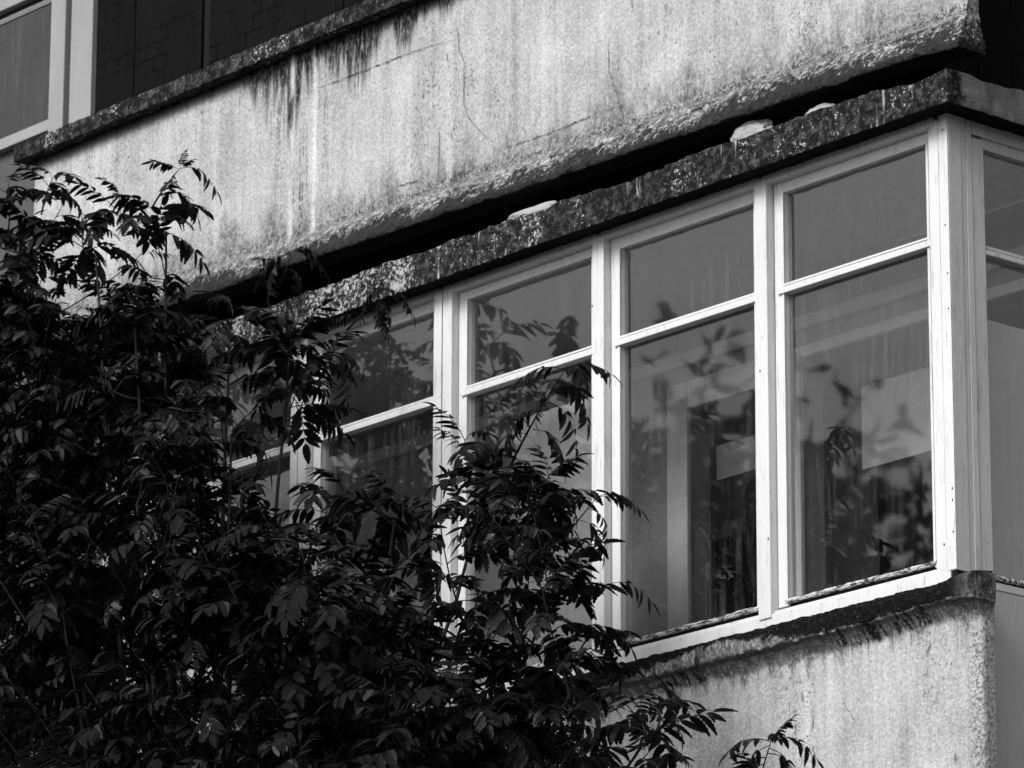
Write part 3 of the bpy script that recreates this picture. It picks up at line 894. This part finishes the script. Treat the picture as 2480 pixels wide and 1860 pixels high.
# single shoots that stand clear of the crown
def sprig(path, Y, nleaf, lsc=(.15, .2), span=.5, r0=.005):
    P = [PX(x, y, Y) for x, y in path]
    shoot(P[0], P[-1], nleaf, 5.0, lsc, .015, r0, span)
def arch(px, py, Y, ang, sc, strong=False):
    a = rad(ang)
    d = _r * math.cos(a) + _u * math.sin(a) + _f * R2.uniform(-.35, .35)
    put_leaf(PX(px, py, Y), d, Vector((R2.uniform(-.2, .2), R2.uniform(-.2, .2), 1)), sc, 6.0, 18 + R2.randrange(4) if strong else R2.randrange(18))
sprig([(370, 500), (436, 408)], -.8, 1, (.10, .12), .1)
for q in ((434, 410, 160, .15, 0), (438, 408, 8, .20, 1), (430, 415, 250, .11, 0), (405, 465, -2, .19, 1), (436, 408, 60, .08, 0)): arch(q[0], q[1], -.8, *q[2:])
sprig([(670, 700), (705, 612)], -.75, 2, (.14, .17), .5)
for q in ((703, 615, 195, .20, 0), (706, 610, 10, .18, 1), (695, 635, 215, .20, 1), (690, 650, -20, .17, 1)): arch(q[0], q[1], -.75, *q[2:])
sprig([(840, 800), (920, 705)], -.6, 1, (.12, .14), .2)
for q in ((918, 706, 200, .15, 1), (921, 703, 5, .19, 1), (910, 715, -60, .16, 0), (885, 742, -15, .17, 1), (870, 760, 190, .14, 0)): arch(q[0], q[1], -.6, *q[2:])
sprig([(740, 900), (800, 860)], -.6, 4, (.19, .24), .6)
for q in ((800, 862, 10, .20, 1), (795, 866, -35, .22, 1), (770, 880, 200, .2, 1)): arch(q[0], q[1], -.6, *q[2:])
sprig([(1235, 1130), (1370, 893)], -.7, 4, (.17, .22), .95, .006)
for q in ((1368, 895, 172, .21, 0), (1372, 892, 12, .22, 0), (1352, 925, -15, .22, 1), (1345, 938, 205, .17, 1), (1325, 975, -20, .23, 1), (1315, 990, 190, .22, 1), (1290, 1040, -10, .22, 1), (1280, 1050, 185, .22, 0)): arch(q[0], q[1], -.7, *q[2:])
sprig([(1300, 1395), (1446, 1205)], -.75, 3, (.14, .18), .8, .006)
for q in ((1444, 1207, 25, .19, 1), (1440, 1212, 165, .15, 0), (1425, 1232, -30, .17, 1), (1405, 1260, -20, .18, 1), (1398, 1268, 190, .17, 1), (1370, 1300, 185, .2, 1), (1350, 1330, -15, .2, 1)): arch(q[0], q[1], -.75, *q[2:])
sprig([(1370, 1437), (1474, 1416)], -.7, 0, (.16, .2), .12, .004)
for q in ((1472, 1417, 15, .20, 1), (1468, 1418, 150, .06, 0)): arch(q[0], q[1], -.7, *q[2:])
sprig([(1400, 1580), (1440, 1520)], -.7, 4, (.18, .22), .4, .004)
for q in ((1438, 1522, 10, .19, 1), (1430, 1535, -20, .22, 1)): arch(q[0], q[1], -.7, *q[2:])
sprig([(1475, 1725), (1580, 1668)], -.8, 1, (.14, .16), .5, .004)
for q in ((1578, 1669, 10, .17, 1), (1560, 1680, -5, .22, 1), (1545, 1688, -40, .22, 1), (1530, 1697, -70, .2, 1)): arch(q[0], q[1], -.8, *q[2:])
sprig([(1500, 1900), (1590, 1800)], -.8, 5, (.16, .2), .5, .004)
sprig([(1820, 1960), (1868, 1792)], -.8, 2, (.16, .2), .6, .005)
for q in ((1866, 1796, 168, .20, 0), (1869, 1792, 15, .20, 1), (1868, 1792, 60, .12, 0), (1864, 1805, 215, .19, 1), (1862, 1812, -40, .20, 1), (1856, 1835, 185, .21, 1), (1860, 1825, -12, .22, 1), (1852, 1850, 200, .2, 1)): arch(q[0], q[1], -.8, *q[2:])
sprig([(780, 1240), (850, 1180)], -.9, 5, (.18, .24), .5, .004)
sprig([(1100, 1150), (1130, 1060)], -.8, 6, (.18, .24), .5, .004)
sprig([(100, 520), (128, 430)], -.9, 7, (.16, .22), .6, .005)
sprig([(250, 560), (290, 480)], -.9, 7, (.16, .24), .6, .005)
sprig([(20, 560), (20, 450)], -.9, 7, (.18, .24), .6, .005)
bmesh.ops.remove_doubles(twig, verts=twig.verts, dist=1e-6)
tag(link('twigs', mesh_of(twig, 'twigs', True), M['bark'], TREE), kind='stuff')

def leaf_matrix(p, d, up, sc):
    X = d; Yv = up.cross(X)
    if Yv.length < 1e-3: Yv = X.orthogonal()
    Yv.normalize(); Zv = X.cross(Yv)
    return Matrix(((X.x * sc, Yv.x * sc, Zv.x * sc, p.x), (X.y * sc, Yv.y * sc, Zv.y * sc, p.y), (X.z * sc, Yv.z * sc, Zv.z * sc, p.z), (0, 0, 0, 1)))
order = []
for i, (k, p, d, up, sc, pri) in enumerate(leaves):
    # flatten: leaves leave the shoot sideways, then the stalk droops
    d = Vector((d.x, d.y, max(-.35, min(.55, d.z)))).normalized()
    x, y, wv = to_px(p + d * sc * .5)
    vis = 1 if (0 < x < 2480 and 0 < y < 1860) else -50
    order.append((pri + vis * 3 + sc * 4 - p.y * 1.6, i, d))
order.sort(key=lambda t: -t[0])
Vs = []; Ts = []; off = 0
for rank, (_, i, d) in enumerate(order):
    k, p, _, up, sc, pri = leaves[i]
    mtx = leaf_matrix(rel(p), d, up, sc)
    if rank < 300:
        o = bpy.data.objects.new('leaf', TPL_ME[k]); col.objects.link(o); o.parent = TREE; o.matrix_local = mtx
    else:
        A = np.array(mtx)
        Vs.append(TPL[k][0] @ A[:3, :3].T + A[:3, 3]); Ts.append(TPL[k][1] + off); off += len(TPL[k][0])
fo = link('foliage', np_mesh('foliage', np.vstack(Vs), np.vstack(Ts)), M['leaf'], TREE)
tag(fo, kind='stuff')

# ------------------------------------------------------------------ trees across the lawn, mirrored in the panes
def far_tree(x, y, h, cr, seed, label):
    r_ = random.Random(seed); T_ = empty('garden_tree', (x, y, 0)); tag(T_, label, 'tree', 'trees across the lawn')
    bm = bmesh.new(); top = Vector((0, 0, h * .75))
    tube(bm, bez(Vector((0, 0, -.1)), Vector((.3, .2, h * .4)), top, 8), .28, .08, 8)
    for k in range(9):
        a = k * 2.4; s = Vector((0, 0, h * (.3 + .045 * k))); e = s + Vector((math.cos(a) * cr * .7, math.sin(a) * cr * .7, h * .2))
        tube(bm, bez(s, (s + e) / 2 + Vector((0, 0, -.3)), e, 5), .09, .02, 5)
    link('trunk', mesh_of(bm, 'trunk', True), M['bark'], T_)
    nr = np.random.RandomState(seed); cl = []
    for k in range(70):
        th, ph = nr.uniform(0, 6.28), nr.uniform(-.5, 1.5)
        rr = cr * nr.uniform(.45, 1.0)
        cl.append((rr * math.cos(th) * math.cos(ph), rr * math.sin(th) * math.cos(ph), h * .62 + .38 * h * math.sin(ph) * nr.uniform(.5, 1)))
    cl = np.array(cl); c = cl[nr.randint(0, 70, 9000)] + nr.normal(0, .55, (9000, 3))
    a = nr.normal(size=(9000, 3)); a /= np.linalg.norm(a, axis=1)[:, None]; b = np.cross(a, nr.normal(size=(9000, 3))); b /= np.linalg.norm(b, axis=1)[:, None]
    V = np.stack([c - a * .16, c + b * .07, c + a * .16, c - b * .07], 1).reshape(-1, 3)
    i4 = np.arange(9000)[:, None] * 4
    T = np.vstack([i4 + [0, 1, 2], i4 + [0, 2, 3]])
    tag(link('crown', np_mesh('crown', V, T), M['leaf'], T_), kind='stuff')
far_tree(-21.5, -19.2, 15.3, 3.8, 4, 'tall broad garden tree mirrored in the window panes')
far_tree(-28.5, -18, 12.5, 3.2, 5, 'shorter garden tree left of the tall one, mirrored in the panes')
